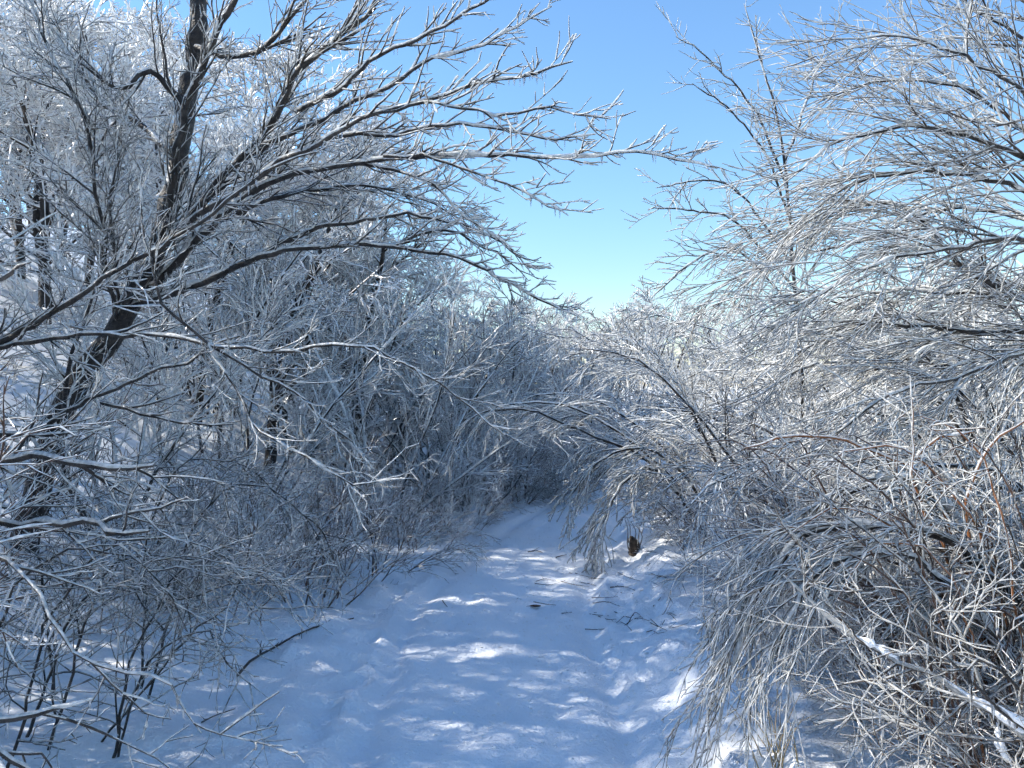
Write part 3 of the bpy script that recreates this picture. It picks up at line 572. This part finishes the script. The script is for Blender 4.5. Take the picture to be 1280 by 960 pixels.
# right side
G3 = 'drooping iced shrubs right of the path'; L3 = 'drooping silver-grey iced shrub deep in the thicket under the spreading tree'
for (k, x, y, s, lb) in (
    (2, 2.6, 6.8, .95, 'drooping iced shrub on the right verge between the curtain shrub and the stump'),
    (1, 2.5, 8.4, 1.0, 'drooping iced shrub rising directly behind the stump'),
    (1, 2.9, 10.0, 1.05, 'drooping iced shrub on the right verge just past the stump'),
    (0, 3.6, 12.0, 1.05, 'drooping iced shrub on the inside of the bend'),
    (1, 3.3, 4.7, .85, 'drooping iced shrub behind the orange-brown canes'),
    (0, 3.8, 6.2, 1.05, 'drooping iced shrub under the lowest bough of the spreading tree'),
    (2, 3.6, 8.2, 1.1, L3), (0, 4.6, 7.6, 1.15, L3), (2, 4.2, 10.0, 1.15, L3), (1, 5.4, 11.4, 1.2, L3), (2, 5.0, 13.6, 1.1, L3), (0, 5.4, 9.4, 1.1, L3), (2, 4.1, 5.2, 1.0, L3), (0, 6.6, 8.6, 1.2, L3), (1, 7.0, 12, 1.2, L3)):
    place(('arch', k), x, y, U(0, 6.28), s, lb, 'shrub', G3)
G5 = 'low brush under the right thicket'; L5 = 'low brown brush under the thicket right of the trail'
for (x, y, s) in ((2.2, 4.4, .9), (2.8, 4.0, 1.0), (1.95, 5.4, .9), (2.0, 6.5, 1.0), (1.75, 7.6, .9), (2.7, 5.2, 1.1), (3.2, 6.0, 1.1), (2.1, 9.0, 1), (2.0, 4.0, 1.0), (2.4, 3.7, 1.1), (3.3, 5.0, 1.2), (2.5, 4.9, 1.2), (2.9, 4.5, 1.2), (1.75, 3.5, .8), (2.15, 3.2, 1.0), (2.6, 3.1, 1.1), (2.0, 2.75, .8), (2.9, 3.6, 1.2), (1.6, 4.4, .7), (2.3, 5.3, 1.3), (2.6, 5.7, 1.3), (2.2, 6.0, 1.1), (2.9, 3.0, 1.2), (2.45, 2.7, 1.0)):
    place(('low', int(rng.integers(2))), x, y, U(0, 6.28), s, L5, 'brush', G5)
# beyond the bend
G4 = 'shrubs beyond the bend of the path'; L4 = 'frosted shrub beyond the bend of the trail'
for (x, y, s) in ((-0.6, 16, 1.0), (0.9, 16.4, .95), (2.0, 18.2, 1.0), (0.2, 19, 1.1), (-1.6, 18, 1.1), (1.4, 21, 1.1), (3.4, 21, 1.0), (-0.8, 23, 1.1), (2.4, 25, 1.2), (4.6, 25.5, 1.2), (0.4, 27, 1.2), (-3, 26, 1.2), (6.5, 24, 1.1), (8, 20, 1.1), (6.0, 16.5, 1.2), (7.6, 17, 1.2), (9.5, 16, 1.3), (8.6, 14, 1.25), (10.5, 22, 1.2), (12, 18.5, 1.2), (-5, 28, 1.3), (3, 30, 1.3), (6.5, 30, 1.3)):
    place(('far', int(rng.integers(2))), x, y, U(0, 6.28), s, L4, 'shrub', G4)

# ------------------------------------------------------------------ small things
# dark twisted trunk base right of the path
sx, sy = W(792, 690, 8.0)[:2]; sz = gz(sx, sy)
SC = 0.6
st = thing('stump', 'dark gnarled stump standing at the right edge of the trail', 'stump', (sx, sy, sz)); st.scale = (SC, SC, SC)
a = np.linspace(0, 1, 10); P = np.stack([0.03 * np.sin(a * 5), 0.02 * np.cos(a * 4), -0.06 + 0.32 * a], 1)[None]
rs_ = np.random.default_rng(4); R = (0.10 - 0.035 * a + 0.012 * np.sin(a * 17) + rs_.normal(0, 0.005, 10))[None]; R[0, -1] = 0.012
V_, Q_ = tubes(P, R, 14); V_ += rs_.normal(0, 0.006, V_.shape); Geo().add(V_, Q_).build('trunk', 'twig', st)
for k in range(5):        # splintered shoots round the base
    an = k * 1.3; b0 = np.array([0.07 * math.cos(an), 0.07 * math.sin(an), 0.0])
    P2 = spline([b0, b0 * 1.5 + [0, 0, 0.12], b0 * 1.7 + [0.02, 0, 0.26 + 0.05 * k], b0 * 1.4 + [-0.05, 0, 0.42 + 0.05 * k]], 8)[None]
    Geo().tube(P2, np.linspace(0.011, 0.004, 8)[None], 5).build('shoot', 'twig', st)
    ci, ri = ice_of(P2, np.linspace(0.009, 0.004, 8)[None], 0.003, rs_); Geo().tube(ci, ri, 5).build('ice_coating', 'ice', st)

# fallen twigs on the trail
def fallen(pts, r, label, group=None, m='twig', side=0):
    w_ = []
    for (px, py) in pts:
        dep = CAM_Z * F / max(py - 480, 1)
        for _ in range(3):
            x = (px - 640) / F * dep; h_ = gz(x, dep); dep = (CAM_Z - h_) * F / (py - 480)
        x = (px - 640) / F * dep; w_.append((x, dep, gz(x, dep) + r * 0.9))
    w_ = np.array(w_); o = thing('fallen_twig', label, 'twig', tuple(w_[0]), group)
    K = 8; P = spline(w_, K)[None]; rg = np.random.default_rng(int(pts[0][0] * 7 + pts[0][1]))
    P[0, :, 2] += r; Rr = np.linspace(r, r * 0.5, K)[None]
    s_ = Geo().tube(P, Rr, 5).build('stem', m, o, w_[0])
    if side:
        q, qr = children(P, Rr, side, 0.2, 0.95, (25, 60), (0.06, 0.16), 4, 0.1, (0, 0, -0.02), 0.7, rg, rmin=r * 0.4)
        q[:, :, 2] = np.maximum(q[:, :, 2], w_[:, 2].mean()); Geo().tube(q, qr, 3).build('twigs', m, s_, w_[0])
    return o
fallen([(297, 848), (315, 826), (340, 803), (385, 790), (442, 775)], 0.009, 'broken branch lying slantwise on the left snowbank', side=10)
fallen([(252, 907), (270, 896), (294, 888)], 0.004, 'short dark twig on the snow below the arching icicle branch', side=2)
fallen([(660, 691), (672, 690), (678, 692)], 0.006, 'short dark twig lying where the trail narrows', side=1)
fallen([(695, 698), (702, 696), (708, 695)], 0.006, 'small dark stick on the trail right of the short twig', side=0)
fallen([(553, 752), (556, 756), (559, 760)], 0.005, 'tiny stick on the trail beside the left rut')
GT = 'fallen twigs scattered on the trail'
rg = np.random.default_rng(31)
for k in range(34):
    px, py = rg.uniform(660, 830), rg.uniform(715, 800)
    dx, dy = rg.uniform(12, 38), rg.uniform(-9, 9)
    fallen([(px, py), (px + dx * .5, py + dy * .5 + rg.normal(0, 2)), (px + dx, py + dy)], 0.003, 'thin fallen twig in the litter on the right half of the trail', GT, side=int(rg.integers(0, 3)))

# dead leaf on the trail
dep = CAM_Z * F / (758 - 480); lx = (669 - 640) / F * dep
o = thing('dead_leaf', 'curled brown leaf lying in the middle of the trail', 'leaf', (lx, dep, gz(lx, dep) + 0.004)); o.scale = (.6, .6, .6)
tt = np.linspace(-1, 1, 9); ww = np.cos(tt * 1.4) ** 0.8
Vl = []; 
for t_, w_ in zip(tt, ww):
    for s_ in (-1, 0, 1): Vl.append((0.07 * t_, 0.035 * w_ * s_, 0.012 + 0.02 * abs(s_) * w_ + 0.012 * t_ * t_))
Ql = [(a_ * 3 + b_, a_ * 3 + b_ + 1, a_ * 3 + b_ + 4, a_ * 3 + b_ + 3) for a_ in range(8) for b_ in range(2)]
Vl = np.array(Vl); Ql = np.array(Ql)
Vb = np.vstack([Vl, Vl - [0, 0, 0.002]]); Qb = np.vstack([Ql, Ql[:, ::-1] + len(Vl)])
bl = bpy.data.objects.new('blade', mesh_np('blade', Vb, Qb, 'leaf')); col.objects.link(bl); bl.parent = o
Geo().tube(np.array([[(-0.07, 0, 0.024), (-0.1, 0.01, 0.02), (-0.12, 0.02, 0.012)]]), np.array([[0.0025, 0.002, 0.002]]), 4).build('stalk', 'leaf', o)

# dry grass tufts at the right verge
def tuft(px, py, n, h, label, seed):
    rg = np.random.default_rng(seed); dep = CAM_Z * F / (py - 480)
    for _ in range(4):
        x = (px - 640) / F * dep; dep = (CAM_Z - gz(x, dep)) * F / (py - 480)
    x = (px - 640) / F * dep; o = thing('dry_grass', label, 'grass', (x, dep, gz(x, dep)))
    P = np.zeros((n, 6, 3)); P[:, 0] = rg.normal(0, 0.03, (n, 3)) * [1, 1, 0] - [0, 0, 0.02]
    d_ = unit(rg.normal(0, 0.28, (n, 3)) + [-0.1, 0, 1.0]); L = h * rg.uniform(0.5, 1.1, n)
    for k in range(1, 6):
        d_ = unit(d_ + rg.normal(0, 0.06, d_.shape) + [0, 0, -0.05 * k]); P[:, k] = P[:, k - 1] + d_ * (L / 5)[:, None]
    for k in range(n):
        Geo().tube(P[k:k + 1], np.linspace(0.003, 0.001, 6)[None], 4).build('stalk', 'straw', o)
tuft(975, 985, 16, 0.42, 'tuft of dry straw stalks at the bottom below the hanging curtain of twigs', 1)
tuft(895, 810, 10, 0.3, 'small tuft of dry stalks at the right verge of the trail', 2)


# crumbs of fallen ice on the trail and its right verge
rg = np.random.default_rng(91); n = 5200
cy = 2.9 + 7.5 * rg.random(n) ** 1.3; cu = np.where(rg.random(n) < 0.6, rg.normal(0.35, 0.4, n), rg.uniform(-1.3, 1.7, n)); cxx = cx(cy) + cu
cz = height(cxx, cy); rr = 0.0025 + 0.007 * rg.random(n) ** 3
oct_ = np.array([(1, 0, 0), (0, 1, 0), (-1, 0, 0), (0, -1, 0), (0, 0, .7), (0, 0, -.7)], float)
Vc = (np.stack([cxx, cy, cz + rr * 0.3], 1)[:, None, :] + oct_[None] * rr[:, None, None] * rg.uniform(0.6, 1.6, (n, 6, 1))).reshape(-1, 3)
tri = np.array([(0, 1, 4), (1, 2, 4), (2, 3, 4), (3, 0, 4), (1, 0, 5), (2, 1, 5), (3, 2, 5), (0, 3, 5)])
Qc = (np.arange(n)[:, None, None] * 6 + tri[None]).reshape(-1, 3)
o = bpy.data.objects.new('ice_crumbs', mesh_np('ice_crumbs', Vc, Qc, 'frost', smooth=False)); col.objects.link(o)
props(o, 'crumbs of fallen ice scattered over the trail', 'ice', kind='stuff')
